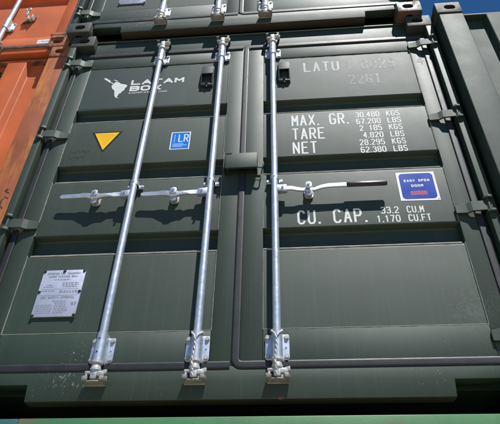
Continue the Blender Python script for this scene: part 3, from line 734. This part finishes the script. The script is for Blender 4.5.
# ------------------------------------------------------------------ containers seen from their closed, corrugated end
def blind_container(name, label, loc, mats, trough0, letters=None):
    root = thing(name, label, 'container', loc)
    castings(root, mats['casting']); shell(root, mats['panel'], y_start=0.14)
    for s in (-1, 1):
        mb = MB(); mb.box(*sorted((s*1.058, s*1.209)), -0.038, 0.13, 0.119, 2.472, 0.006, 3)
        mb.build('corner_post', mats['post'], root)
    yc, yt = 0.030, 0.076                         # crest and trough planes of the end wall
    xs = [(-1.057, yt)]; x = -trough0
    xs += [(x-0.020, yt), (x, yc)]
    while x < trough0-0.2:
        xs += [(x+0.113, yc), (x+0.135, yt), (x+0.240, yt), (x+0.262, yc)]; x += 0.262
    xs = [p for p in xs if p[0] < trough0-0.03] + [(trough0, yc), (trough0+0.020, yt), (1.057, yt)]
    P = []
    for i, p in enumerate(xs):
        if 0 < i < len(xs)-1:
            pv = Vector(p); a = Vector(xs[i-1]); b = Vector(xs[i+1]); r = 0.007
            s_, e_ = pv + (a-pv).normalized()*r, pv + (b-pv).normalized()*r
            for k in range(4):
                t = k/3; v = s_*(1-t)**2 + pv*2*t*(1-t) + e_*t*t; P.append((v.x, v.y))
        else: P.append(p)
    MB().prism(P + [(1.057, yt+0.02), (-1.057, yt+0.02)], 'z', 0.14, 2.548).build('end_panel', mats['panel'], root, smooth=35)
    MB().box(-1.056, 1.056, yc+0.004, yc+0.10, 2.549, 2.568, 0.004).build('header', mats['header'], root)
    MB().box(-1.056, 1.056, yc-0.010, yc+0.10, 0.02, 0.139, 0.004).build('sill', mats['panel'], root)
    if letters: letters(root, yc, yt)
    return root
def orange_letters(root, yc, yt):
    lettering(root, [('H', 0.650, 2.385, 0.110, 0.048, 0.01, 0.015, 'l')], 'black_stencil', y=yt-0.0012)
    rr = random.Random(4)                          # tar smears on the post
    for cx, cz, n in ((1.150, 1.215, 14), (1.115, 1.185, 9), (1.150, 1.105, 16), (1.120, 1.080, 10)):
        x, z = cx, cz; mb = MB()
        for k in range(n):
            a = rr.uniform(0, 6.28); l = rr.uniform(0.006, 0.016); nx, nz = x + l*math.cos(a), z + l*math.sin(a)
            dd = Vector((nx-x, nz-z)); nn = Vector((-dd.y, dd.x)).normalized()*rr.uniform(0.0015, 0.004)
            mb.flat([Vector((x, z))-nn, Vector((nx, nz))-nn*0.6, Vector((nx, nz))+nn*0.6, Vector((x, z))+nn], -0.0386 - 0.00002*k)
            x, z = (nx, nz) if rr.random() < 0.75 else (cx, cz)
        mb.build('tar_smear', 'black_stencil', root, smooth=0)
OM = dict(panel='orange_paint', post='orange_post', casting='orange_casting', header='orange_casting')
blind_container('shipping_container', 'orange container with corrugated closed end and rust-streaked corner post, left edge', (-2.456, 0.063, BASE), OM, 0.855, orange_letters)
RM = dict(panel='grey_green_paint', post='grey_green_paint', casting='green_casting', header='grey_green_paint')
blind_container('shipping_container', 'grey-green container with corrugated closed end against blue sky, right edge', (2.452, -0.082, BASE), RM, 0.877)

# ------------------------------------------------------------------ orange container above the orange one
OP = dict(cam0=0.048, cam1=2.468, gl=(0.300, 0.400), gu=(2.262, 2.352), bar_top=2.4, sill_y=0.004, head_y=0.020, z_gask0=0.056, z_gask1=2.398, rail0=0.20, rail1=2.268,
          troughs=[(0.650, 0.80), (1.237, 1.361), (1.727, 1.839)], hinges=(), sill_bottom=0.008, notch_top=0.010, notch_x=1.040)
def orange_gear(root, doors, sill, head):
    R = doors[1]
    for x in (-0.66, -0.2): bar_set(doors[0], sill, head, x, OP)
    for x in (0.2, 0.655): bar_set(R, sill, head, x, OP)
    xc, zc = 0.812, 0.440                          # empty handle catch with its hasp swung up
    mb = MB()
    mb.prism([(xc-0.060, zc-0.044), (xc-0.016, zc-0.030), (xc+0.026, zc-0.010), (xc+0.030, zc+0.032), (xc-0.004, zc+0.046), (xc-0.030, zc+0.004), (xc-0.060, zc-0.022)], 'y', -0.007, -0.0005)
    mb.build('handle_catch', 'old_rubber', R)
    mb = MB()
    mb.box(xc-0.024, xc+0.020, -0.030, -0.005, zc-0.024, zc-0.014, 0.002); mb.box(xc-0.024, xc-0.016, -0.034, -0.005, zc-0.024, zc+0.024, 0.002)
    mb.box(xc+0.010, xc+0.019, -0.040, -0.005, zc-0.024, zc+0.026, 0.002)
    mb.box(xc-0.040, xc-0.022, -0.046, -0.030, zc+0.010, zc+0.075, 0.004)
    ring = [(xc-0.032 + 0.016*math.cos(t), -0.044, zc+0.090 + 0.018*math.sin(t)) for t in [2*math.pi*k/18 for k in range(18)]]
    mb.tube(ring, 0.006, 8, closed=True)
    mb.build('catch_hasp', 'galvanised_cast', R)
    sticker(R, [(0.937, 0.115), (1.040, 0.115), (1.040, 0.163), (0.937, 0.163)], -0.0016, -0.0004, 'white_label')
    rr = random.Random(2); rects = []; x = 0.965
    while x < 1.030:
        w_ = rr.uniform(0.004, 0.010); rects.append((x, x+w_, 0.131, 0.147)); x += w_ + 0.003
    rects.append((0.946, 0.955, 0.135, 0.143))
    bars_of('sticker_print', 'plate_ink', R, rects, -0.0019)
    mb = MB(); mb.box(1.060, 1.168, -0.058, -0.040, 0.125, 0.150, 0.003); mb.box(1.075, 1.168, -0.056, -0.02, 0.094, 0.124)
    mb.build('casting_lug', 'orange_casting', root)
OG = dict(panel='orange_paint', frame='orange_paint', casting='orange_casting', rubber='old_rubber', sealant=None)
door_container('shipping_container', 'orange container with locking bar and empty handle catch, stacked at top left', (-2.501, 0.061, BASE + 2.594), OG, OP, orange_gear)

# ------------------------------------------------------------------ bright green container underneath
gr = thing('shipping_container', 'bright green chipped container below, only its top edge in view', 'container', (-0.01, -0.052, 0.002))
castings(gr, 'bright_green_paint'); shell(gr, 'bright_green_paint')
MB().box(-0.825, 1.056, 0.020, 0.10, 2.40, 2.549, 0.004).build('header', 'bright_green_paint', gr)
MB().box(-1.056, -0.826, 0.020, 0.10, 2.40, 2.5485, 0.004).build('header_end', 'teal_end', gr)
for s in (-1, 1): MB().box(*sorted((s*1.12, s*1.2175)), -0.041, 0.10, 0.119, 2.472, 0.003).build('corner_post', 'bright_green_paint', gr)
MB().box(-1.12, 1.12, 0.03, 0.08, 0.02, 2.40).build('door_panel', 'bright_green_paint', gr)
